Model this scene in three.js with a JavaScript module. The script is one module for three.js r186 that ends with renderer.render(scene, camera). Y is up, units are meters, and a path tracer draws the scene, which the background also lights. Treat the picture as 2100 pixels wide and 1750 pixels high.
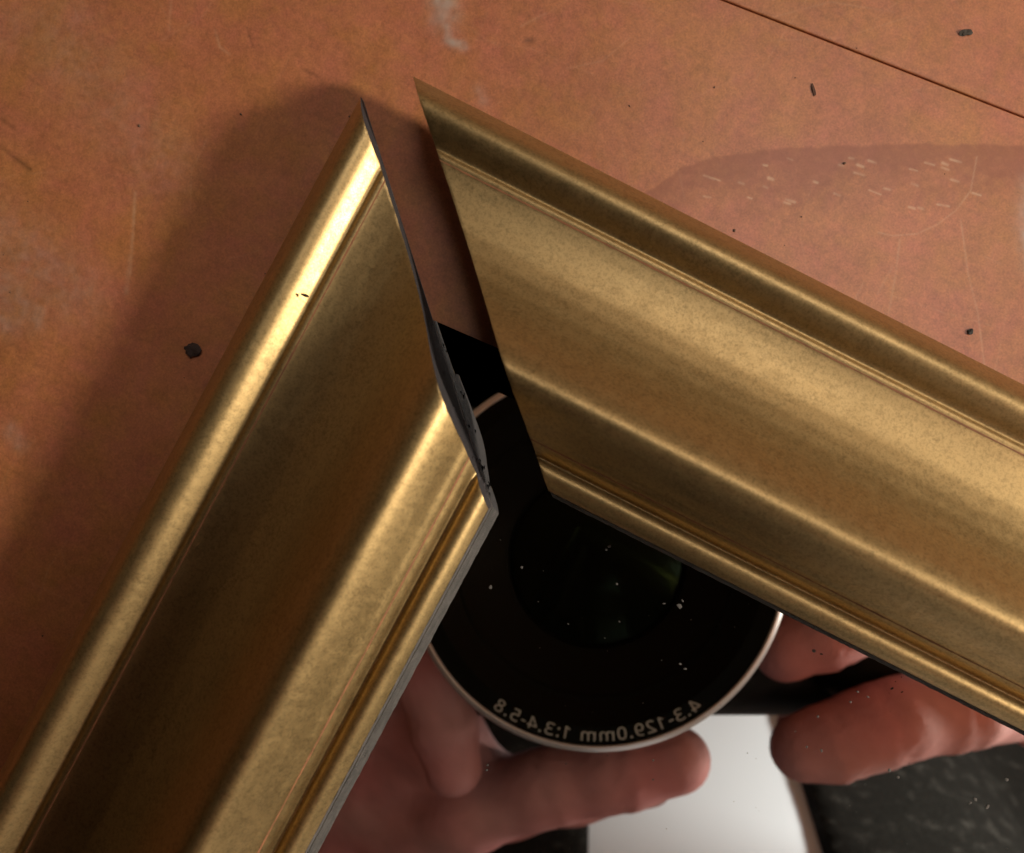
import * as THREE from 'three';
import { MarchingCubes } from 'three/addons/objects/MarchingCubes.js';
import { RoundedBoxGeometry } from 'three/addons/geometries/RoundedBoxGeometry.js';
import { mergeGeometries, mergeVertices } from 'three/addons/utils/BufferGeometryUtils.js';
import { TextGeometry } from 'three/addons/geometries/TextGeometry.js';
import { FontLoader } from 'three/addons/loaders/FontLoader.js';
import { RectAreaLightUniformsLib } from 'three/addons/lights/RectAreaLightUniformsLib.js';

// ---------------------------------------------------------------- camera, lamps, exposure
// origin: the point of the mirror straight under the lens; y = 0 is the mirror's top face
const F = 1450, VX = 1225, VY = 1147, D0 = 0.0523;          // focal length and nadir in a 2100 x 1750 picture, lens height
const scene = new THREE.Scene();
scene.background = new THREE.Color(0x000000);
const camera = new THREE.PerspectiveCamera(2 * Math.atan(875 / F) * 180 / Math.PI, 2100 / 1750, 0.002, 10);
camera.position.set(0, D0, 0);
camera.up.set(0, 0, -1);
camera.lookAt(0, 0, 0);
camera.setViewOffset(2100, 1750, -(VX - 1050), -(VY - 875), 2100, 1750);
camera.updateProjectionMatrix();
camera.focus = 0.057; camera.userData.fStop = 44;         // a small sensor's deep but not endless focus

const renderer = new THREE.WebGLRenderer({ antialias: true });
renderer.toneMapping = THREE.LinearToneMapping;
renderer.toneMappingExposure = 0.95;
renderer.shadowMap.enabled = true;
RectAreaLightUniformsLib.init();

const LAMP = new THREE.Vector3(0.300, 0.136, 0.040);        // small bulb to the right of the mirror
const lampLight = new THREE.PointLight(new THREE.Color(1.0, 0.90, 0.76), 0.43, 0, 2);
lampLight.position.copy(LAMP);
lampLight.castShadow = true;
lampLight.shadow.radius = 1.1;
scene.add(lampLight);
const OUT = new THREE.Vector3(0.45, 0, -0.893);              // towards the added wall that the gold reflects
const FILL_POS = new THREE.Vector3(0.60, 1.6, -0.75);
const fillLight = new THREE.RectAreaLight(new THREE.Color(1.0, 0.94, 0.91), 2.9, 0.9, 0.9);  // unseen overhead panel, added as soft fill for table and gold
fillLight.position.set(FILL_POS.x, FILL_POS.y - 0.012, FILL_POS.z);
fillLight.lookAt(FILL_POS.x, 0, FILL_POS.z);
scene.add(fillLight);

// ---------------------------------------------------------------- helpers
let seed = 20417;
const rnd = () => { seed = (seed * 1664525 + 1013904223) >>> 0; return seed / 4294967296; };
const rr = (a, b) => a + (b - a) * rnd();
const HASH = new Float32Array(65536); for (let i = 0; i < 65536; i++) HASH[i] = rnd();
const sm = (t) => t * t * (3 - 2 * t);
function vnoise(x, y) {                                     // value noise, 256 x 256 lattice
  const xi = Math.floor(x), yi = Math.floor(y), u = sm(x - xi), v = sm(y - yi);
  const h = (a, b) => HASH[((b & 255) << 8) | (a & 255)];
  return (h(xi, yi) * (1 - u) + h(xi + 1, yi) * u) * (1 - v) + (h(xi, yi + 1) * (1 - u) + h(xi + 1, yi + 1) * u) * v;
}
const clamp = (x, a, b) => Math.min(b, Math.max(a, x));
const step = (a, b, x) => sm(clamp((x - a) / (b - a), 0, 1));
const V3 = (x, y, z) => new THREE.Vector3(x, y, z);
const seen = (px, py, y) => { const d = D0 - y; return V3((px - VX) / F * d, y, (py - VY) / F * d); };          // a pixel and the height of what it shows
const mirrored = (px, py, y) => { const d = D0 + y; return V3((px - VX) / F * d, y, (py - VY) / F * d); };      // the same for what shows in the mirror
function add(o, parent = scene) { o.traverse?.((m) => { m.castShadow = true; m.receiveShadow = true; }); parent.add(o); return o; }
function mesh(name, geo, mat, parent) { const m = new THREE.Mesh(geo, mat); m.name = name; return add(m, parent); }
function thing(name, label, category, group) { const g = new THREE.Group(); g.name = name; g.userData = { label, category }; if (group) g.userData.group = group; scene.add(g); return g; }
function tag(o, label, category, group) { o.userData.label = label; o.userData.category = category; if (group) o.userData.group = group; return o; }
function dataTex(w, h, fn, srgb) {
  const a = new Uint8Array(w * h * 4);
  for (let y = 0; y < h; y++) for (let x = 0; x < w; x++) { const c = fn(x, y), i = (y * w + x) * 4; for (let k = 0; k < 3; k++) a[i + k] = clamp(Math.round(c[k] * 255), 0, 255); a[i + 3] = 255; }
  const t = new THREE.DataTexture(a, w, h); t.wrapS = t.wrapT = THREE.RepeatWrapping; t.magFilter = THREE.LinearFilter; t.minFilter = THREE.LinearMipmapLinearFilter; t.generateMipmaps = true;
  if (srgb) t.colorSpace = THREE.SRGBColorSpace; t.needsUpdate = true; return t;
}
const toS = (c) => c <= 0.0031308 ? c * 12.92 : 1.055 * Math.pow(c, 1 / 2.4) - 0.055;

// ---------------------------------------------------------------- table: two boards meeting at a joint
const TY = -0.0023, TILE = 0.2, TN = 2048;                  // table top height, texture tile in metres
const JA = Math.atan(0.39);                                 // direction of the joint
const jd = [Math.cos(JA), Math.sin(JA)], jn = [-Math.sin(JA), Math.cos(JA)];
const jp = seen(1690, 80, TY), jv = jp.x * jn[0] + jp.z * jn[1];
// texture space: u along the joint, v across it, both in metres, offset so the part in view lies inside one tile
const uvOf = (x, z) => [x * jd[0] + z * jd[1] + 0.105, x * jn[0] + z * jn[1] + 0.115];
const N2 = TN * TN;
const mark = new Float32Array(N2), dark = new Float32Array(N2), smear = new Float32Array(N2), bumpA = new Float32Array(N2), redPatch = new Float32Array(N2);
function stroke(arr, pts, wpx, amt) {                       // a line in picture pixels laid on the table top
  for (let i = 0; i + 1 < pts.length; i++) {
    const A = seen(pts[i][0], pts[i][1], TY), B = seen(pts[i + 1][0], pts[i + 1][1], TY);
    const a = uvOf(A.x, A.z).map((q) => q / TILE * TN), b = uvOf(B.x, B.z).map((q) => q / TILE * TN);
    const w = wpx / F * (D0 - TY) / TILE * TN, pad = Math.ceil(w * 2 + 1);
    const x0 = Math.floor(Math.min(a[0], b[0]) - pad), x1 = Math.ceil(Math.max(a[0], b[0]) + pad), y0 = Math.floor(Math.min(a[1], b[1]) - pad), y1 = Math.ceil(Math.max(a[1], b[1]) + pad);
    const dx = b[0] - a[0], dy = b[1] - a[1], l2 = dx * dx + dy * dy + 1e-9;
    for (let y = y0; y <= y1; y++) for (let x = x0; x <= x1; x++) {
      const t = clamp(((x - a[0]) * dx + (y - a[1]) * dy) / l2, 0, 1), d = Math.hypot(x - a[0] - dx * t, y - a[1] - dy * t);
      const k = ((y + TN) % TN) * TN + ((x + TN) % TN);
      const v = amt * Math.exp(-(d * d) / (w * w * 0.6)) * (0.45 + 0.9 * vnoise(x * 0.21, y * 0.21));
      if (v > arr[k]) arr[k] = v;
    }
  }
}
// scratches that the photograph shows
for (let i = 0; i < 34; i++) {                              // short bright nicks in the dark red patch
  const x = rr(1440, 2010), y = rr(305, 425); if (y > 470 - (2010 - x) * 0.03 || (x < 1560 && y < 345)) continue;
  const l = rr(7, 24), s = rr(0.15, 0.4); stroke(mark, [[x, y], [x + l, y + l * s]], rr(2.2, 3.8), rr(0.7, 1.3));
}
stroke(mark, [[2003, 320], [1990, 390], [1960, 430], [1920, 460], [1880, 478], [1830, 482], [1800, 475]], 2.2, 0.5);
stroke(mark, [[1970, 450], [1985, 560], [2005, 640], [2020, 760]], 2.6, 0.42);
stroke(mark, [[1845, 490], [1835, 570], [1822, 640]], 3.2, 0.32);
stroke(mark, [[1830, 545], [1800, 600]], 3, 0.28);
stroke(mark, [[2020, 525], [2052, 540]], 2, 0.35);
stroke(mark, [[276, 395], [272, 470], [266, 560]], 4.5, 0.5);
stroke(mark, [[268, 520], [262, 560], [258, 600]], 7, 0.4);
stroke(mark, [[350, 0], [346, 60]], 4, 0.25);
stroke(mark, [[440, 60], [450, 95], [470, 110]], 3.5, 0.4);
stroke(mark, [[1068, 52], [1100, 35], [1118, 26]], 3, 0.35);
for (let i = 0; i < 260; i++) {                             // faint random hair scratches everywhere
  const x = rr(-500, 2600), y = rr(-300, 2000), a = rr(0, 6.28), l = rr(20, 150), b = a + rr(-0.5, 0.5);
  stroke(mark, [[x, y], [x + l * Math.cos(a), y + l * Math.sin(a)], [x + l * (Math.cos(a) + Math.cos(b)), y + l * (Math.sin(a) + Math.sin(b))]], rr(1.0, 2.2), rr(0.05, 0.24));
}
stroke(dark, [[0, 300], [40, 330], [60, 345]], 6, 0.5); stroke(dark, [[0, 240], [28, 262]], 6, 0.35);
stroke(dark, [[90, 180], [60, 160]], 3, 0.3); stroke(dark, [[505, 55], [518, 95]], 3, 0.55); stroke(dark, [[1720, 25], [1760, 60]], 3, 0.3);
stroke(dark, [[620, 140], [650, 155]], 5, 0.3); stroke(dark, [[335, 62], [345, 75]], 9, 0.25); stroke(dark, [[1080, 82], [1090, 82]], 8, 0.45);
for (let i = 0; i < 60; i++) { const x = rr(-500, 2600), y = rr(-300, 2000); stroke(dark, [[x, y], [x + rr(-8, 8), y + rr(-8, 8)]], rr(1.5, 4), rr(0.15, 0.5)); }
// dried glue smears with their own outline, and faint greyish patches at the left
stroke(smear, [[905, -60], [908, 0], [912, 40]], 34, 0.75); stroke(smear, [[915, 40], [918, 80]], 15, 0.8); stroke(smear, [[920, 80], [935, 90], [948, 92]], 13, 0.85);
stroke(smear, [[2120, 370], [2112, 460], [2122, 540]], 30, 0.8);
stroke(smear, [[-10, 560], [30, 610], [70, 650]], 42, 0.3); stroke(smear, [[-20, 640], [20, 660]], 40, 0.3);
stroke(smear, [[-40, 470], [60, 520], [150, 600]], 90, 0.22); stroke(smear, [[120, 90], [230, 200], [330, 330]], 110, 0.14); stroke(smear, [[0, 60], [150, 40]], 80, 0.12);
stroke(smear, [[20, 880], [40, 910]], 22, 0.28); stroke(smear, [[980, 180], [990, 205]], 16, 0.22);
// darker red patch, upper right of the table colour: sharp upper edge, fading downwards
const patchEdge = [[1300, 405], [1345, 378], [1400, 340], [1460, 320], [1560, 305], [1700, 296], [1860, 292], [2000, 293], [2200, 300]];
const patchEdgeAt = (x) => { for (let i = 0; i + 1 < patchEdge.length; i++) if (x >= patchEdge[i][0] && x < patchEdge[i + 1][0]) { const k = (x - patchEdge[i][0]) / (patchEdge[i + 1][0] - patchEdge[i][0]); return patchEdge[i][1] + (patchEdge[i + 1][1] - patchEdge[i][1]) * k; } return 1e9; };
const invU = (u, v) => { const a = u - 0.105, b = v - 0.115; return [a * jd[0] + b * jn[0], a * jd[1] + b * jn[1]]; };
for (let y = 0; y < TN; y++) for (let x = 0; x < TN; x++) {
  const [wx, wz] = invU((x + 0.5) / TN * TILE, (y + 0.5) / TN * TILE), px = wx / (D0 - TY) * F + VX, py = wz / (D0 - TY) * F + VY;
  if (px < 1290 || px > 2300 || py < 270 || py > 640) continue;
  const d = py - patchEdgeAt(px) + 5 * (vnoise(px * 0.05, py * 0.05) - 0.5);
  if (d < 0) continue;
  const fadeNoise = vnoise(px * 0.012 + 7, py * 0.02) * 70 + vnoise(px * 0.06, py * 0.09) * 46 + vnoise(px * 0.25, py * 0.3) * 22;
  redPatch[y * TN + x] = step(0, 7, d) * (1 - step(45, 175, d + fadeNoise - 40)) * (0.75 + 0.5 * vnoise(px * 0.09, py * 0.13));
}
const PER = (f) => f * 256 / TN;                            // lattice frequencies that tile
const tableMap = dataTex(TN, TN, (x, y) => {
  const k = y * TN + x, p = (f) => vnoise(x * PER(f), y * PER(f));
  const big = p(0.03125) * 0.55 + p(0.125) * 0.45, mid = p(0.5), fine = p(2), grit = p(8) * 0.6 + HASH[(k * 7919) & 65535] * 0.4;
  const streak = vnoise(x * PER(0.25), y * PER(4));
  let r = 0.45, g = 0.162, b = 0.064;
  const t = 0.77 + 0.25 * big + 0.12 * (mid - 0.5) + 0.16 * (fine - 0.5) + 0.44 * (grit - 0.5) + 0.07 * (streak - 0.5);
  const hue = (p(0.25) - 0.5) * 0.14 + (p(1) - 0.5) * 0.10;
  r *= t; g *= t * (1 + hue); b *= t * (1 - 1.4 * hue + 0.15 * (p(0.5) - 0.5));
  const s = clamp(redPatch[k], 0, 1) * 0.66; r += (0.25 - r) * s; g += (0.070 - g) * s; b += (0.028 - b) * s;
  const d = clamp(dark[k], 0, 1); r *= 1 - 0.8 * d; g *= 1 - 0.8 * d; b *= 1 - 0.8 * d;
  const m = clamp(mark[k], 0, 1) * 0.6; r += (0.62 - r) * m; g += (0.40 - g) * m; b += (0.24 - b) * m;
  const q = clamp(smear[k], 0, 1) * (0.6 + 0.5 * fine); r += (0.42 - r) * q; g += (0.33 - g) * q; b += (0.27 - b) * q;
  return [toS(r), toS(g), toS(b)];
}, true);
const tableBump = dataTex(1024, 1024, (x, y) => {
  const q = (f) => vnoise(x * f * 256 / 1024, y * f * 256 / 1024), k = (y * 2) * TN + x * 2;
  const v = 0.5 + 0.18 * (q(0.25) - 0.5) + 0.16 * (q(1) - 0.5) + 0.14 * (q(4) - 0.5) - 0.3 * clamp(mark[k], 0, 1) - 0.3 * clamp(dark[k], 0, 1) + 0.35 * clamp(smear[k], 0, 1);
  return [v, v, v];
});
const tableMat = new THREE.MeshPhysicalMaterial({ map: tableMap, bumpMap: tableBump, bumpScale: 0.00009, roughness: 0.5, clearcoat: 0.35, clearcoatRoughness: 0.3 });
const table = new THREE.Group(); table.name = 'table'; table.userData = { kind: 'structure', label: 'scratched orange varnished table top of two boards' }; scene.add(table);
function board(name, u0, u1, v0, v1) {                      // extents along and across the joint, in metres from the origin
  const w = u1 - u0, h = v1 - v0, r = 0.00012, s = new THREE.Shape();
  s.moveTo(u0 + r, v0 + r); s.lineTo(u1 - r, v0 + r); s.lineTo(u1 - r, v1 - r); s.lineTo(u0 + r, v1 - r); s.closePath();
  const g = new THREE.ExtrudeGeometry(s, { depth: 0.0175, bevelEnabled: true, bevelSize: r, bevelThickness: r, bevelSegments: 3, curveSegments: 1 });
  g.translate(0, 0, r); g.rotateX(Math.PI / 2);             // shape (u, v) -> x, z; depth goes down
  const p = g.attributes.position, uv = g.attributes.uv;
  for (let i = 0; i < p.count; i++) uv.setXY(i, (p.getX(i) + 0.105) / TILE, (p.getZ(i) + 0.115) / TILE);
  g.translate(0, TY - 2 * r, 0); g.rotateY(-JA);
  g.computeBoundingBox(); g.translate(0, TY - g.boundingBox.max.y, 0);
  return mesh(name, g, tableMat, table);
}
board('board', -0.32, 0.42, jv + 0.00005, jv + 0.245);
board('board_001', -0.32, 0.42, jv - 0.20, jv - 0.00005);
const wall = mesh('wall', new THREE.BoxGeometry(5.0, 2.6, 0.1), new THREE.MeshStandardMaterial({ color: new THREE.Color().setRGB(0.72, 0.54, 0.37), roughness: 0.9 }), scene);
wall.position.copy(OUT).multiplyScalar(1.2).setY(0.5); wall.lookAt(0, 0.5, 0);  // unseen wall, added so the right cove has a warm tone to reflect
const wall2 = mesh('wall_001', new THREE.BoxGeometry(0.1, 2.6, 3.0), wall.material, scene); wall2.position.set(-0.95, 0.5, -1.0); wall2.rotation.y = -0.6;  // second unseen wall, added and turned to lighten the left cove
wall2.userData = { kind: 'structure', label: 'unseen warm beige wall added at the left to lighten the left moulding cove' };
wall.userData = { kind: 'structure', label: 'unseen warm beige wall added beyond the table for the gold to reflect' };
const railGeo = new THREE.BoxGeometry(0.6, 0.03, 0.3); railGeo.translate(0.05, TY - 0.018 - 0.016, jv); railGeo.rotateY(-JA);
mesh('table_rail', railGeo, new THREE.MeshStandardMaterial({ color: new THREE.Color().setRGB(0.05, 0.025, 0.015), roughness: 0.8 }), table);

// ---------------------------------------------------------------- mirror plate lying on the table
const mirror = thing('mirror', 'loose mirror plate with ground edges lying on the table under the gold mouldings', 'mirror');
{
  const A = seen(880, 652, 0), B = seen(1040, 722, 0);      // the edge that shows between the two mouldings
  const e = B.clone().sub(A).normalize(), n = V3(-e.z, 0, e.x);
  const c0 = A.clone().addScaledVector(e, -0.0085);         // its corner, under the left moulding
  const L = 0.13, W = 0.13, th = 0.0022, bv = 0.0030, drop = 0.00012;
  const P = (u, v, y) => c0.clone().addScaledVector(e, u).addScaledVector(n, v).setY(y);
  const quad = (arr) => { const g = new THREE.BufferGeometry(); const q = []; for (const [a, b, c, d] of arr) for (const p of [a, b, c, a, c, d]) q.push(p.x, p.y, p.z); g.setAttribute('position', new THREE.Float32BufferAttribute(q, 3)); g.computeVertexNormals(); return g; };
  const o = [P(0, 0, -drop), P(0, W, -drop), P(L, W, -drop), P(L, 0, -drop)], i = [P(bv, bv, 0), P(bv, W - bv, 0), P(L - bv, W - bv, 0), P(L - bv, bv, 0)];
  const b = [P(0, 0, -th), P(0, W, -th), P(L, W, -th), P(L, 0, -th)];
  const silver = new THREE.MeshStandardMaterial({ color: new THREE.Color().setRGB(0.86, 0.87, 0.85), metalness: 1, roughness: 0.015 });
  mesh('silvered_face', quad([i]), silver, mirror);
  mesh('bevel', quad([0, 1, 2, 3].map((k) => [o[k], o[(k + 1) % 4], i[(k + 1) % 4], i[k]])), silver, mirror);
  mesh('glass_edge', quad([...[0, 1, 2, 3].map((k) => [b[k], b[(k + 1) % 4], o[(k + 1) % 4], o[k]]), [b[3], b[2], b[1], b[0]]]),
    new THREE.MeshPhysicalMaterial({ color: new THREE.Color().setRGB(0.03, 0.06, 0.045), roughness: 0.25, clearcoat: 0.5 }), mirror);
}

// ---------------------------------------------------------------- gold mouldings
// profile of the face in millimetres: across from the outer edge to the sight edge, height above the back
const PROFILE = [[0, 0.35], [0.02, 0.8], [0.35, 1.2], [0.9, 1.85], [1.5, 2.55], [2.1, 3.05], [2.6, 3.25], [3.05, 3.2], [3.5, 2.95], [3.9, 2.55], [4.25, 2.1], [4.45, 1.95], [4.55, 1.9], [4.66, 2.12], [4.85, 2.24], [5.08, 2.22], [5.18, 2.08], [5.32, 2.12],
  [6.2, 2.06], [7.4, 2.08], [8.8, 2.26], [10.2, 2.68], [11.6, 3.35], [13.0, 4.35], [14.2, 5.45], [15.2, 6.45], [16.0, 7.15], [16.7, 7.6], [17.25, 7.75], [17.75, 7.6], [18.2, 7.2], [18.6, 6.65], [19.0, 6.0], [19.35, 5.3], [19.6, 4.8],
  [19.75, 4.62], [19.9, 4.5], [20.02, 4.25], [20.1, 3.95], [20.18, 3.9], [20.32, 3.86], [20.45, 3.55], [20.6, 3.15], [20.72, 2.85], [20.82, 2.78], [20.95, 2.95], [21.15, 3.25], [21.5, 3.42], [21.9, 3.38], [22.25, 3.1], [22.5, 2.7], [22.6, 2.35]];
function resample(pts, ds) {
  const out = [];
  for (let i = 0; i + 1 < pts.length; i++) { const [a, b] = [pts[i], pts[i + 1]], l = Math.hypot(b[0] - a[0], b[1] - a[1]), n = Math.max(1, Math.round(l / ds)); for (let k = 0; k < n; k++) out.push([a[0] + (b[0] - a[0]) * k / n, a[1] + (b[1] - a[1]) * k / n]); }
  out.push(pts[pts.length - 1]);
  for (let it = 0; it < 6; it++) { const c = out.map((p) => [...p]); for (let i = 1; i + 1 < out.length; i++) for (let k = 0; k < 2; k++) out[i][k] = (c[i - 1][k] + 2 * c[i][k] + c[i + 1][k]) / 4; }
  return out;
}
const FACE = resample(PROFILE, 0.14);
const goldBump = dataTex(512, 512, (x, y) => { const q = (f) => vnoise(x * f, y * f); const v = 0.5 + 0.5 * (q(0.5) - 0.5) + 0.4 * (q(0.125) - 0.5) + 0.25 * (HASH[(y * 512 + x) * 31 & 65535] - 0.5); return [v, v, v]; });
goldBump.repeat.set(1 / 0.024, 1 / 0.024);
const goldRough = dataTex(512, 512, (x, y) => { const v = 0.8 + 0.10 * (vnoise(x * 0.0625, y * 0.0625) - 0.5) + 0.16 * (vnoise(x * 0.5 + 9, y * 0.5) - 0.5); return [v, v, v]; });
goldRough.repeat.set(1 / 0.017, 1 / 0.017);
const goldGrain = dataTex(512, 512, (x, y) => { const v = 0.55 + 0.36 * HASH[(y * 512 + x) * 97 & 65535] + 0.34 * vnoise(x * 0.5, y * 0.5) + 0.08 * vnoise(x * 0.03125, y * 0.0625); return [v, v, v]; });
goldGrain.repeat.set(1 / 0.040, 1 / 0.040);
const goldMat = new THREE.MeshPhysicalMaterial({ vertexColors: true, map: goldGrain, metalness: 0.97, roughness: 0.56, roughnessMap: goldRough, bumpMap: goldBump, bumpScale: 0.0000022 });
const rawBump = dataTex(256, 256, (x, y) => { const v = vnoise(x * 0.5, y * 0.12) * 0.6 + vnoise(x, y) * 0.4; return [v, v, v]; }); rawBump.repeat.set(1 / 0.006, 1 / 0.006);
const rawMat = new THREE.MeshStandardMaterial({ vertexColors: true, roughness: 0.85, bumpMap: rawBump, bumpScale: 0.00012 });
const boleMat = new THREE.MeshStandardMaterial({ vertexColors: true, roughness: 0.7 });
function moulding(thingName, label, tipPx, ax, cut, nicks) {
  const root = thing(thingName, label, 'frame moulding', 'two lengths of gold moulding laid out as a frame corner');
  const tip = seen(tipPx[0], tipPx[1], 0.0009), a = V3(ax[0], 0, ax[1]).normalize();
  let n = V3(-a.z, 0, a.x); const c = V3(cut[0], 0, cut[1]).normalize(); if (n.dot(c) < 0) n.negate();
  const flip = V3(0, 1, 0).cross(n).dot(a) < 0;
  const slope = a.dot(c) / n.dot(c), LEN = 0.115, LIFT = 0.0002;
  root.position.set(tip.x, 0, tip.z);
  const at = (s, z, t) => V3(0, LIFT + z / 1000, 0).addScaledVector(n, s / 1000).addScaledVector(a, s / 1000 * slope + t);
  const grid = (rows, cols, fn, col) => {                   // fn(i, j) -> [s, z, t]
    const p = [], uv = [], cl = [], ix = [];
    for (let i = 0; i < rows; i++) for (let j = 0; j < cols; j++) { const [s, z, t, v] = fn(i, j), w = at(s, z, t); p.push(w.x, w.y, w.z); uv.push(t + s / 1000 * slope, v ?? (s + z) / 1000); cl.push(...col(s, z, t)); }
    for (let i = 0; i + 1 < rows; i++) for (let j = 0; j + 1 < cols; j++) { const q = i * cols + j; ix.push(...(flip ? [q, q + cols, q + 1, q + 1, q + cols, q + cols + 1] : [q, q + 1, q + cols, q + 1, q + cols + 1, q + cols])); }
    const g = new THREE.BufferGeometry(); g.setAttribute('position', new THREE.Float32BufferAttribute(p, 3)); g.setAttribute('uv', new THREE.Float32BufferAttribute(uv, 2)); g.setAttribute('color', new THREE.Float32BufferAttribute(cl, 3)); g.setIndex(ix); g.computeVertexNormals(); return g;
  };
  // t samples: dense where the picture looks, coarser beyond
  const T = []; for (let t = 0; t < 0.075; t += 0.00016) T.push(t); for (let t = 0.075; t <= LEN + 1e-9; t += 0.001) T.push(t);
  const off = thingName.endsWith('1') ? 31.7 : 4.2;
  const gold = (s, z, t) => { const m = 0.9 + 0.1 * vnoise(t * 260 + off, s * 1.3) + 0.08 * vnoise(t * 1900, s * 7 + off); return [0.53 * m, 0.37 * m, 0.165 * m]; };
  let arc = 0; const V = FACE.map((p, i) => (arc += i ? Math.hypot(p[0] - FACE[i - 1][0], p[1] - FACE[i - 1][1]) / 1000 : 0));
  mesh('gilded_face', grid(T.length, FACE.length, (i, j) => {
    const [s, z] = FACE[j], t = T[i]; let dz = 0, ds = 0;
    const tt = t + s / 1000 * slope;
    const rip = Math.exp(-Math.pow((s - 18.9) / 0.7, 2)) + 0.5 * Math.exp(-Math.pow((s - 3.7) / 0.45, 2)) + 0.7 * Math.exp(-Math.pow((s - 21.7) / 0.4, 2));
    const wob = 0.0022 * Math.sin(tt * 6283 / 0.92 + 2.5 * vnoise(tt * 300, off)) * (0.3 + vnoise(tt * 210 + 3, off + 2)) + 0.004 * (vnoise(tt * 3300, s * 2 + off) - 0.5);
    dz += rip * wob; ds += rip * wob * 0.7;
    dz += 0.03 * (vnoise(tt * 60, off + s * 0.2) - 0.5) * step(0.3, 1, s);
    if (i === 0) { dz -= 0.05 * vnoise(s * 3.1, off); }     // saw-frayed rim
    for (const [ns, nt, r, d] of nicks) { const q = Math.hypot((s - ns) * 0.8, (tt * 1000 - nt) * 1.5) / r; if (q < 1) dz -= d * (1 - q * q); }
    return [s + ds, z + dz, t + (i === 0 ? 0.00005 * vnoise(s * 5, off) : 0), V[j]];
  }, gold), goldMat, root);
  // thin lines of red bole left bare in the two quirks: strips of their own, lying on the face
  const faceZ = (s) => { for (let q = 0; q + 1 < FACE.length; q++) if (FACE[q][0] <= s && FACE[q + 1][0] > s) return FACE[q][1] + (FACE[q + 1][1] - FACE[q][1]) * (s - FACE[q][0]) / (FACE[q + 1][0] - FACE[q][0]); return 0; };
  for (const [s0, w] of [[5.2, 0.055], [20.1, 0.04]]) mesh('bole_line', grid(T.length, 4, (i, j) => { const t = T[i], s = s0 + w * (j / 1.5 - 1) * (0.5 + 0.8 * vnoise((t + s0 / 1000 * slope) * 1500, off + s0)), tt = t + s / 1000 * slope; return [s, faceZ(s) + 0.02 + 0.03 * (vnoise(tt * 60, off + s * 0.2) - 0.5), t]; }, (s, z, t) => { const m = 0.8 + 0.4 * vnoise(t * 3000, off); return [0.27 * m, 0.11 * m, 0.045 * m]; }), boleMat, root);
  const raw = (k) => (s, z, t) => { const m = k * (0.45 + 0.75 * vnoise(s * 6 + t * 900, z * 6) + 0.5 * Math.pow(vnoise(t * 4200 + off, z * 3.1), 4)); return [0.30 * m, 0.265 * m, 0.25 * m]; };
  const last = FACE[FACE.length - 1];
  // unpainted sight edge under the bead
  mesh('sight_edge', grid(T.length, 9, (i, j) => { const z = last[1] * (1 - j / 8) + 0.02 * (j / 8); return [last[0] + 0.02 - 0.25 * (j / 8) + 0.05 * (vnoise(T[i] * 2600, j * 0.9 + off) - 0.5), z, T[i]]; }, raw(0.3)), rawMat, root);
  // back: outer rim and flat underside
  mesh('back', grid(2, 3, (i, j) => [[0, 0.5], [0.02, 0], [last[0] - 0.23, 0.02]][j].concat([i ? LEN : 0]), raw(0.8)), rawMat, root);
  for (const [name, t0] of [['mitred_end', 0], ['far_end', LEN]]) {
    const poly = [...FACE, [last[0] - 0.23, 0.02], [0.02, 0]], sh = poly.map(([s, z]) => new THREE.Vector2(s, z)), p = [], uv = [], cl = [], ix = [];
    const rough = resample(poly.concat([poly[0]]), 0.3).slice(0, -1); void sh;
    const pts2 = (t0 ? poly : FACE.concat(rough.slice(-1).length ? [] : [])).slice();
    if (!t0) { for (let k = 0; k <= 90; k++) { const s = (last[0] - 0.23) * (1 - k / 90); pts2.push([s, 0.02 + 0.22 * Math.pow(vnoise(s * 2.3, off), 2) + (s > 13 && s < 19 ? 0.5 * Math.pow(vnoise(s * 1.7, off + 5), 3) : 0)]); } }
    for (const [s, z] of pts2) { const w = at(s, z, t0 + (t0 ? 0 : 0.00003)); p.push(w.x, w.y, w.z); uv.push(s / 1000, z / 1000); const m = 0.6 + 0.6 * vnoise(s * 4, z * 4); cl.push(0.034 * m, 0.028 * m, 0.030 * m); }
    for (const f of THREE.ShapeUtils.triangulateShape(pts2.map((q) => new THREE.Vector2(q[0], q[1])), [])) ix.push(...f);
    const g = new THREE.BufferGeometry(); g.setAttribute('position', new THREE.Float32BufferAttribute(p, 3)); g.setAttribute('uv', new THREE.Float32BufferAttribute(uv, 2)); g.setAttribute('color', new THREE.Float32BufferAttribute(cl, 3)); g.setIndex(ix); g.computeVertexNormals();
    mesh(name, g, rawMat, root);
  }
  // torn fibres left by the saw along the lower half of the mitre
  const shards = [];
  for (let k = 0; k < 16; k++) {
    const s = rr(12, 22), zTop = FACE.reduce((b, q) => Math.abs(q[0] - s) < Math.abs(b[0] - s) ? q : b)[1], z = rr(0.3, zTop * 0.8), l = rr(0.06, 0.22), h = rr(0.12, 0.4), w = rr(0.1, 0.3);
    const q = [at(s - w, z, 0.0001), at(s + w, z, 0.0001), at(s, z + h, 0.0001), at(s + rr(-w, w), z - h * 0.3, -l / 1000)], pp = [];
    for (const f of [[0, 1, 3], [1, 2, 3], [2, 0, 3]]) for (const v of f) pp.push(q[v].x, q[v].y, q[v].z);
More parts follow.
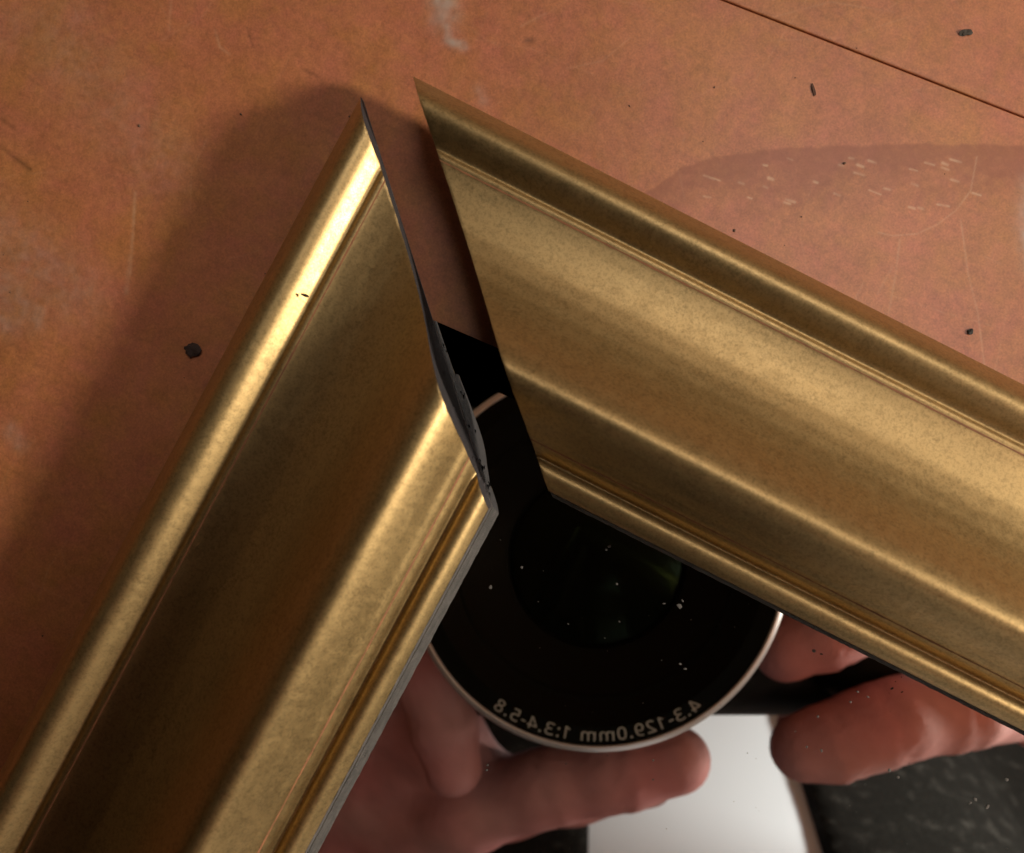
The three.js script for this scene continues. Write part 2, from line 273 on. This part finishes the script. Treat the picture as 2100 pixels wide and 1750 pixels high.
    const g = new THREE.BufferGeometry(); g.setAttribute('position', new THREE.Float32BufferAttribute(pp, 3)); const m = rr(0.5, 1.3); g.setAttribute('color', new THREE.Float32BufferAttribute(Array.from({ length: 27 }, (_, i) => [0.036, 0.03, 0.032][i % 3] * m), 3)); g.setAttribute('uv', new THREE.Float32BufferAttribute(new Float32Array(18), 2)); g.computeVertexNormals(); shards.push(g);
  }
  const fib = mesh('torn_fibres', mergeGeometries(shards), rawMat, root); fib.userData.kind = 'stuff';
  return root;
}
moulding('frame_moulding', 'gold moulding length with brightly lit inner roll and a grey sawn mitre facing the gap', [740, 197], [-0.471, 0.882], [0.302, 0.953], []);
moulding('frame_moulding_001', 'gold moulding length with evenly lit cove and dark inner roll, its mitre turned away', [846, 155], [0.893, 0.451], [0.312, 0.950], []);

// ---------------------------------------------------------------- compact camera held over the mirror, seen only as a reflection
const black = new THREE.MeshPhysicalMaterial({ color: new THREE.Color().setRGB(0.0045, 0.0045, 0.004), roughness: 0.55, specularIntensity: 0.35 });
const blackMatte = new THREE.MeshPhysicalMaterial({ color: new THREE.Color().setRGB(0.0030, 0.0034, 0.0024), roughness: 0.4, specularIntensity: 0.1 });
const LY = D0 + 0.0006, MM = 1 / 1000;
const cam = thing('compact_camera', 'black compact camera with silver lens ring, held above the mirror and seen in it', 'camera');
{
  const lathe = (pts) => new THREE.LatheGeometry(pts.map(([r, y]) => new THREE.Vector2(r * MM, LY + y * MM)), 160);
  mesh('lens_barrel', lathe([[28.7, 1.0], [28.7, 14], [30.2, 14.4], [30.2, 30], [33, 30.6], [33.5, 46]]), black, cam);
  mesh('silver_ring', lathe([[27.9, 0.4], [27.95, 0.08], [28.1, 0.0], [28.25, 0.05], [28.6, 0.3], [28.9, 0.62], [29.0, 0.85], [29.0, 1.6], [28.7, 1.8]]), new THREE.MeshStandardMaterial({ color: new THREE.Color().setRGB(0.70, 0.71, 0.74), metalness: 0.6, roughness: 0.3 }), cam);
  const fr = mesh('name_ring', lathe([[27.9, 0.4], [27.8, 0.5], [25.3, 0.5], [25.05, 0.62], [24.9, 0.9], [21.9, 3.4], [21.6, 3.3], [21.3, 3.5]]), blackMatte, cam);
  mesh('inner_ring', lathe([[21.3, 3.5], [20.6, 4.4], [14.9, 7.4], [14.5, 7.25], [14.2, 7.6], [13.6, 9]]), blackMatte, cam);
  const gl = []; for (let i = 0; i <= 24; i++) { const r = 13.8 * (1 - i / 24); gl.push([r, 8.2 - 3.2 * (1 - Math.pow(r / 13.8, 2))]); }
  mesh('front_glass', lathe(gl), new THREE.MeshPhysicalMaterial({ color: new THREE.Color().setRGB(0.0030, 0.0036, 0.0022), roughness: 0.1, specularIntensity: 0.1, specularColor: new THREE.Color(0.55, 1.0, 0.6) }), cam);
  const body = new RoundedBoxGeometry(0.108, 0.034, 0.069, 6, 0.008); body.translate(0.009, LY + 0.046 + 0.017, 0.0005); mesh('body', body, black, cam);
  const grip = new RoundedBoxGeometry(0.022, 0.03, 0.060, 6, 0.010); grip.translate(0.055, LY + 0.046 + 0.007, 0.0); mesh('grip', grip, blackMatte, cam);
  const font = await new FontLoader().loadAsync('fonts/droid/droid_sans_regular.typeface.json');
  const ink = new THREE.MeshStandardMaterial({ color: new THREE.Color().setRGB(0.31, 0.31, 0.28), roughness: 0.6 });
  const TXT = '4.3-129.0mm 1:3.4-5.8', size = 1.85 * MM, R = 25.75 * MM, glyphs = [];
  const adv = [...TXT].map((ch) => (font.data.glyphs[ch]?.ha ?? 600) / font.data.resolution * size + 0.12 * MM), total = adv.reduce((p, q) => p + q, 0);
  const want = 2 * 35.5 / 180 * Math.PI * (R + size / 2), kx = want / total; let run = 0;
  [...TXT].forEach((ch, i) => {
    const mid = (run + adv[i] / 2) * kx; run += adv[i]; if (ch === ' ') return;
    const g = new TextGeometry(ch, { font, size, depth: 0.03 * MM, curveSegments: 4, bevelEnabled: false }); g.computeBoundingBox();
    g.translate(-(g.boundingBox.min.x + g.boundingBox.max.x) / 2, -size / 2, 0); g.scale(Math.min(1.15, kx), 1, 1);
    const th = (want / 2 - mid) / (R + size / 2);           // + is towards +x
    const up = V3(-Math.sin(th), 0, -Math.cos(th)), right = V3(-Math.cos(th), 0, Math.sin(th)), out = V3(0, -1, 0);
    const M = new THREE.Matrix4().makeBasis(right, up, out); const pos = up.clone().multiplyScalar(-(R + 0.55 * MM)).setY(LY + 0.49 * MM);
    M.setPosition(pos); g.applyMatrix4(M); glyphs.push(g);
  });
  const txt = mesh('lettering', mergeGeometries(glyphs), ink, fr); txt.userData.label = 'white focal length lettering 4.3-129.0mm 1:3.4-5.8';
}

// ---------------------------------------------------------------- person holding the camera (hands, sleeves and jacket show in the mirror)
function sdfGeo(field, centre, half, res) {                 // marching cubes over a cube
  const mc = new MarchingCubes(res, new THREE.MeshBasicMaterial(), false, false, 400000); mc.isolation = 0;
  for (let k = 0; k < res; k++) for (let j = 0; j < res; j++) for (let i = 0; i < res; i++)
    mc.field[k * res * res + j * res + i] = -field(centre.x + (i / (res / 2) - 1) * half, centre.y + (j / (res / 2) - 1) * half, centre.z + (k / (res / 2) - 1) * half) * 1000;
  mc.update();
  const p = new Float32Array(mc.positionArray.slice(0, mc.count * 3));
  for (let i = 0; i < mc.count; i++) { p[3 * i] = p[3 * i] * half + centre.x; p[3 * i + 1] = p[3 * i + 1] * half + centre.y; p[3 * i + 2] = p[3 * i + 2] * half + centre.z; }
  let g = new THREE.BufferGeometry(); g.setAttribute('position', new THREE.Float32BufferAttribute(p, 3)); g = mergeVertices(g, 1e-6); g.computeVertexNormals(); return g;
}
const bonesOf = (chains) => chains.flatMap((c) => c.slice(0, -1).map((b, i) => [b[0], c[i + 1][0], b[1], c[i + 1][1]]));
function limb(bones, k, creases = []) {                     // creases: [point, along the finger, depth]
  return (x, y, z) => {
    let d = 1e3;
    for (const [A, B, ra, rb] of bones) {
      const dx = B.x - A.x, dy = B.y - A.y, dz = B.z - A.z, px = x - A.x, py = y - A.y, pz = z - A.z;
      const t = clamp((px * dx + py * dy + pz * dz) / (dx * dx + dy * dy + dz * dz), 0, 1);
      const e = Math.hypot(px - dx * t, py - dy * t, pz - dz * t) - (ra + (rb - ra) * t);
      const h = Math.max(k - Math.abs(d - e), 0) / k; d = Math.min(d, e) - h * h * k / 4;
    }
    if (d < 0.02 && d > -0.004) for (const [c, u, dep] of creases) { const qx = x - c.x, qy = y - c.y, qz = z - c.z; if (qx * qx + qy * qy + qz * qz < 0.00018) { const q = (qx * u.x + qy * u.y + qz * u.z) / 0.0011; d += dep * (Math.exp(-q * q) + 0.5 * Math.exp(-(q - 2.2) * (q - 2.2))); } }
    return d;
  };
}
const person = thing('person', 'person in a black fleece jacket and white shirt holding the camera, seen in the mirror', 'person');
const skinBump = dataTex(256, 256, (x, y) => { const v = vnoise(x * 0.5, y * 0.5) * 0.5 + vnoise(x, y * 0.25) * 0.5; return [v, v, v]; });
const skin = new THREE.MeshPhysicalMaterial({ vertexColors: true, roughness: 0.72, specularIntensity: 0.6, bumpMap: skinBump, bumpScale: 0.0001 });
function skinned(g) {
  const p = g.attributes.position, c = [], uv = [];
  for (let i = 0; i < p.count; i++) {
    const x = p.getX(i) * 1000, y = p.getY(i) * 1000, z = p.getZ(i) * 1000, m = 0.86 + 0.2 * vnoise(x * 0.35 + y * 0.2, z * 0.35) + 0.12 * vnoise(x * 1.2, z * 1.2 + y);
    const red = vnoise(x * 0.09 + 4, z * 0.09 + y * 0.05); c.push(0.40 * m, (0.235 - 0.06 * red) * m, (0.235 - 0.05 * red) * m); uv.push((p.getX(i)) / 0.02, p.getZ(i) / 0.02);
  }
  g.setAttribute('color', new THREE.Float32BufferAttribute(c, 3)); g.setAttribute('uv', new THREE.Float32BufferAttribute(uv, 2)); return g;
}
const m = (px, py, mm) => mirrored(px, py, mm * MM), r = (x) => x * MM;
const cr = (px, py, h, qx, qy) => [m(px, py, h), m(qx, qy, h).sub(m(px, py, h)).normalize(), 0.0006];
const RW = V3(0.178, 0.152, 0.060), RE = V3(0.335, 0.235, 0.270), LW = V3(-0.085, 0.150, 0.125), LE = V3(-0.190, 0.215, 0.330);
const rightHand = limb(bonesOf([
  [[m(1612, 1333, 91), r(6.6)], [m(1700, 1296, 91), r(7.2)], [m(1840, 1228, 93), r(7.8)], [m(2020, 1200, 106), r(8.6)], [m(2130, 1260, 130), r(10)]],            // middle finger round the grip
  [[m(1650, 1533, 91), r(7.0)], [m(1722, 1518, 91), r(7.8)], [m(1815, 1482, 92), r(8.4)], [m(1960, 1446, 97), r(9.2)], [m(2110, 1420, 118), r(11)]],              // ring finger
  [[m(1640, 1490, 134), r(6)], [m(1760, 1480, 133), r(6.6)], [m(1900, 1440, 134), r(8)], [m(2050, 1400, 138), r(10)]],                                          // little finger under the body
  [[m(1500, 760, 118), r(7)], [m(1640, 790, 128), r(7.6)], [m(1800, 900, 134), r(8.2)], [m(2000, 1120, 136), r(10)]],                                           // index finger on the top
  [[m(1420, 1000, 152), r(8)], [m(1600, 1080, 156), r(9)], [m(1800, 1260, 156), r(11)], [m(1990, 1420, 150), r(14)]],                                           // thumb behind
  [[m(2030, 1150, 138), r(11)], [m(2040, 1400, 142), r(12)], [RW, r(20)]], [[m(2130, 1280, 134), r(11)], [RW, r(20)]], [RW, V3(0.215, 0.172, 0.115)].map((q, i) => [q, r(i ? 27 : 24)]),
]), 0.0035, [cr(1812, 1472, 92, 1900, 1440), cr(1715, 1512, 91, 1815, 1472), cr(1700, 1296, 91, 1840, 1228), cr(1960, 1436, 97, 2110, 1420)]);
const leftHand = limb(bonesOf([
  [[m(1388, 1560, 100), r(7.3)], [m(1270, 1588, 101), r(7.6)], [m(1125, 1613, 104), r(8.1)], [m(960, 1660, 110), r(9.4)], [m(830, 1690, 122), r(12)]],            // middle finger under the lens
  [[m(930, 1578, 92), r(5.7)], [m(908, 1480, 92), r(6.1)], [m(876, 1370, 93), r(6.7)], [m(800, 1330, 100), r(8)], [m(730, 1420, 116), r(11)]],                   // index finger bent beside the lens
  [[m(1330, 1600, 132), r(7)], [m(1180, 1625, 133), r(7.6)], [m(1000, 1650, 135), r(9)], [m(850, 1690, 138), r(11)]],                                            // ring finger behind
  [[m(1200, 1640, 146), r(6)], [m(1050, 1665, 147), r(7)], [m(860, 1700, 145), r(10)]],                                                                          // little finger behind
  [[m(860, 1000, 150), r(8)], [m(800, 1180, 152), r(9)], [m(760, 1400, 148), r(12)], [m(770, 1600, 142), r(15)]],                                                // thumb behind the body
  [[m(905, 1560, 114), r(9)], [m(800, 1600, 122), r(13)]], [[m(990, 1590, 112), r(7)], [m(900, 1500, 112), r(9)], [m(800, 1450, 116), r(11)]], [[m(735, 1420, 120), r(12)], [m(760, 1600, 128), r(15)], [LW, r(22)]], [[m(860, 1700, 130), r(13)], [LW, r(21)]], [LW, V3(-0.106, 0.164, 0.17)].map((q, i) => [q, r(i ? 27 : 24)]),
]), 0.0045, [cr(1270, 1588, 101, 1125, 1613), cr(1125, 1613, 104, 960, 1660), cr(905, 1470, 92, 876, 1370)]);
mesh('hand', skinned(sdfGeo(rightHand, V3(0.125, 0.140, 0.045), 0.120, 150)), skin, person).userData.label = 'right hand with fingers round the camera grip';
mesh('hand', skinned(sdfGeo(leftHand, V3(-0.045, 0.140, 0.075), 0.135, 160)), skin, person).userData.label = 'left hand with one finger under the lens';
// leaning torso: ellipse round an axis from hip to shoulder
const T0 = V3(0.057, -0.04, 0.445), T1 = V3(0.057, 0.54, 0.08), TA = T1.clone().sub(T0).normalize(), TF = V3(0, -TA.z, TA.y).negate();   // TF points out of the chest
if (TF.z > 0) TF.negate();
const torso = (x, y, z, grow) => {
  const px = x - T0.x, py = y - T0.y, pz = z - T0.z, L = T1.distanceTo(T0), t = py * TA.y + pz * TA.z, f = py * TF.y + pz * TF.z, q = clamp(t / L, 0, 1);
  const hw = 0.155 + 0.02 * q + grow, hd = 0.10 + grow, over = Math.max(0, -t, t - L);
  return (Math.cbrt(Math.abs(px / hw) ** 3 + Math.abs(f / hd) ** 3) - 1) * hd + over;
};
const shirtGeo = sdfGeo((x, y, z) => torso(x, y, z, 0) + 0.0008 * Math.sin(y * 70 + x * 30) * vnoise(x * 22 + 5, y * 30), V3(0.057, 0.26, 0.27), 0.40, 110);
mesh('shirt', shirtGeo, new THREE.MeshStandardMaterial({ color: new THREE.Color().setRGB(0.74, 0.85, 1.0), roughness: 0.9 }), person);
const arms = limb(bonesOf([[[V3(0.215, 0.172, 0.115), r(33)], [RE, r(50)], [V3(0.215, 0.50, 0.13), r(70)]], [[V3(-0.106, 0.164, 0.17), r(33)], [LE, r(50)], [V3(-0.10, 0.50, 0.13), r(70)]]]), 0.03);
const wristsIn = limb(bonesOf([[[V3(0.208, 0.168, 0.105), r(28)], [V3(0.238, 0.184, 0.147), r(28)]], [[V3(-0.102, 0.162, 0.16), r(28)], [V3(-0.125, 0.175, 0.21), r(28)]]]), 0.001);
const jacketGeo = sdfGeo((x, y, z) => {
  const o = torso(x, y, z, 0.010), a = arms(x, y, z), k = 0.04, h = Math.max(k - Math.abs(o - a), 0) / k; let d = Math.min(o, a) - h * h * k / 4;
  d += 0.0012 * (vnoise(x * 40 + z * 17, y * 40) - 0.5);
  const f = (y - T0.y) * TF.y + (z - T0.z) * TF.z, open = Math.max(Math.abs(x - 0.049) - 0.053, -f);
  const smax = (p, q, w) => { const e = Math.max(w - Math.abs(p - q), 0) / w; return Math.max(p, q) + e * e * w / 4; };
  return Math.max(smax(d, -open, 0.009), -wristsIn(x, y, z));
}, V3(0.057, 0.26, 0.26), 0.42, 180);
{ const p = jacketGeo.attributes.position, uv = []; for (let i = 0; i < p.count; i++) uv.push(p.getX(i) / 0.09, (p.getY(i) - p.getZ(i)) / 0.09); jacketGeo.setAttribute('uv', new THREE.Float32BufferAttribute(uv, 2)); }
const fleece = dataTex(512, 512, (x, y) => { const q = (f) => vnoise(x * f, y * f), v = 0.07 + 0.12 * q(0.5) * q(0.25) + 0.16 * step(0.55, 0.85, q(0.03125) * 0.7 + 0.3 * q(0.125)) * (0.4 + 0.6 * q(0.25)) * (0.3 + 0.7 * q(0.5)); return [v, v, v * 0.98]; }, true);
mesh('jacket', jacketGeo, new THREE.MeshPhysicalMaterial({ map: fleece, roughness: 1, specularIntensity: 0.2 }), person);

// ---------------------------------------------------------------- lamps as things
const lamp = thing('desk_lamp', 'small bare bulb desk lamp standing on the table to the right of the mirror', 'lamp');
{
  const metal = new THREE.MeshStandardMaterial({ color: new THREE.Color().setRGB(0.06, 0.06, 0.06), roughness: 0.5, metalness: 0.4 });
  const bx = LAMP.x + 0.035, bz = LAMP.z;
  const lt = (pts) => { const g = new THREE.LatheGeometry(pts.map(([a, b]) => new THREE.Vector2(a, b)), 48); g.translate(bx, TY, bz); return g; };
  mesh('base', lt([[0, 0.0005], [0.030, 0.0005], [0.032, 0.002], [0.032, 0.008], [0.028, 0.012], [0.006, 0.015], [0, 0.015]]), metal, lamp);
  const path = new THREE.CatmullRomCurve3([V3(bx, TY + 0.012, bz), V3(bx + 0.012, 0.08, bz), V3(bx + 0.010, 0.145, bz), V3(LAMP.x + 0.03, LAMP.y + 0.018, bz), V3(LAMP.x + 0.02, LAMP.y + 0.004, bz)]);
  mesh('gooseneck', new THREE.TubeGeometry(path, 40, 0.003, 12), metal, lamp);
  const sock = new THREE.CylinderGeometry(0.0065, 0.0075, 0.016, 24); sock.rotateZ(Math.PI / 2); sock.translate(LAMP.x + 0.0165, LAMP.y, LAMP.z); mesh('socket', sock, metal, lamp);
  const bulb = new THREE.SphereGeometry(0.009, 32, 20); bulb.translate(LAMP.x, LAMP.y, LAMP.z);
  mesh('bulb', bulb, new THREE.MeshStandardMaterial({ color: 0xffffff, emissive: new THREE.Color(1, 0.90, 0.76), emissiveIntensity: 20, roughness: 0.4 }), lamp);
}
const ceil = thing('fill_light', 'unseen flat square panel added overhead for soft fill light', 'lamp');  // body of the added fill panel, out of view
{
  const fr = new THREE.BoxGeometry(0.94, 0.04, 0.94); fr.translate(FILL_POS.x, FILL_POS.y + 0.021, FILL_POS.z); mesh('housing', fr, new THREE.MeshStandardMaterial({ color: 0xdddddd, roughness: 0.6 }), ceil);
  const df = new THREE.BoxGeometry(0.9, 0.008, 0.9); df.translate(FILL_POS.x, FILL_POS.y - 0.004, FILL_POS.z); mesh('diffuser', df, new THREE.MeshStandardMaterial({ color: 0xffffff, emissive: new THREE.Color(1, 0.93, 0.84), emissiveIntensity: 1.0, roughness: 0.5 }), ceil);
}

// ---------------------------------------------------------------- crumbs on the table, dust on the mirror
function crumb(name, label, px, py, w, h, turn, col, y0 = TY) {
  const g = new THREE.IcosahedronGeometry(1, 3), p = g.attributes.position, k = (D0 - y0) / F, o = rnd() * 50;
  for (let i = 0; i < p.count; i++) { const x = p.getX(i), y = p.getY(i), z = p.getZ(i), q = 0.5 + 0.95 * vnoise(x * 2.1 + o, z * 2.1 + y * 1.7 + o); p.setXYZ(i, x * q * w / 2 * k, y * q * Math.min(w, h) * 0.17 * k, z * q * h / 2 * k); }
  g.rotateY(turn); g.computeVertexNormals(); g.computeBoundingBox(); g.translate(0, -g.boundingBox.min.y - 0.00002, 0);
  const c = seen(px, py, y0), o2 = mesh(name, g, new THREE.MeshStandardMaterial({ color: new THREE.Color().setRGB(...col), roughness: 0.8 }), scene); o2.position.copy(c); return tag(o2, label, 'crumb');
}
crumb('crumb', 'round dark brown crumb on the table in the shadow of the moulding', 395, 719, 34, 27, 0.2, [0.045, 0.024, 0.018]);
crumb('crumb_001', 'tiny black and grey crumb on the table beyond the board joint', 1980, 68, 24, 13, 0.1, [0.045, 0.035, 0.025]);
crumb('crumb_002', 'thin curved dark splinter on the table between the joint and the moulding', 1668, 185, 7, 22, 0.25, [0.08, 0.035, 0.02]);
crumb('crumb_004', 'thin dark fleck lying on the lit outer bead of the gold moulding', 626, 606, 15, 6, -0.3, [0.04, 0.025, 0.012], 0.0031);
crumb('crumb_003', 'small black round crumb beside the outer edge of the moulding', 1990, 681, 12, 11, 0, [0.02, 0.016, 0.012]);
{
  const parts = [], spots = [[1250, 1120, 9], [1243, 1128, 6], [1265, 1198, 6], [1362, 1238, 8], [1393, 1243, 12], [1400, 1232, 7], [1405, 1372, 10], [1395, 1362, 7], [1270, 1275, 5], [1005, 1205, 10], [1070, 1165, 7], [1830, 1413, 8], [1850, 1420, 7], [1745, 1440, 7], [1825, 1581, 8], [1842, 1595, 9], [1678, 1470, 6], [1655, 1533, 9], [1685, 1540, 7], [1670, 1335, 8], [1685, 1342, 7], [2000, 1640, 12], [2025, 1655, 12], [1990, 1648, 8], [1760, 1420, 6], [1780, 1430, 7], [2065, 1600, 8], [1000, 1570, 7], [998, 1580, 6], [1340, 1560, 6], [1340, 1600, 5], [1165, 1280, 5]];
  for (let i = 0; i < 80; i++) spots.push([rr(1000, 2100), rr(1000, 1750), rr(1, 3)]);
  for (const [px, py, w] of spots) {
    const c = seen(px, py, 0.00004), n = 6, base = rr(0, 6.28), k = D0 / F, pp = [0, 0.00005, 0], ix = [], st = rr(0.45, 1), an = rr(0, 3.1);
    for (let q = 0; q < n; q++) { const a = base + q / n * 6.283, rad = w * 0.55 * k * rr(0.45, 1.1), lx = rad * Math.cos(a), lz = rad * Math.sin(a) * st; pp.push(lx * Math.cos(an) - lz * Math.sin(an), 0, lx * Math.sin(an) + lz * Math.cos(an)); ix.push(0, 1 + (q + 1) % n, 1 + q); }
    const g = new THREE.BufferGeometry(); g.setAttribute('position', new THREE.Float32BufferAttribute(pp, 3)); g.setIndex(ix); g.computeVertexNormals(); g.translate(c.x, c.y, c.z); parts.push(g);
  }
  const dust = mesh('dust', mergeGeometries(parts), new THREE.MeshStandardMaterial({ color: new THREE.Color().setRGB(0.13, 0.12, 0.11), roughness: 1 }), scene);
  dust.userData = { kind: 'stuff', label: 'fine pale dust specks scattered on the mirror', category: 'dust' };
}

{
  const parts = [];
  for (let i = 0; i < 170; i++) {
    const px = rr(-300, 2400), py = rr(-200, 1900), k = (D0 - TY) / F, c = seen(px, py, TY), g = new THREE.TetrahedronGeometry(1, 1), w = Math.pow(rnd(), 3) * 4 + 1;
    g.scale(w * k * rr(0.4, 1), w * k * 0.3, w * k * rr(0.3, 0.8)); g.rotateY(rr(0, 3)); g.translate(c.x, TY + w * k * 0.2, c.z); parts.push(g);
  }
  const grit = mesh('grit', mergeGeometries(parts), new THREE.MeshStandardMaterial({ color: new THREE.Color().setRGB(0.12, 0.07, 0.045), roughness: 1 }), scene);
  grit.userData = { kind: 'stuff', label: 'fine brown grit scattered over the orange table', category: 'grit' };
}

scene.traverse((o) => { if (o.isMesh) { o.castShadow = true; o.receiveShadow = true; } });
renderer.render(scene, camera);
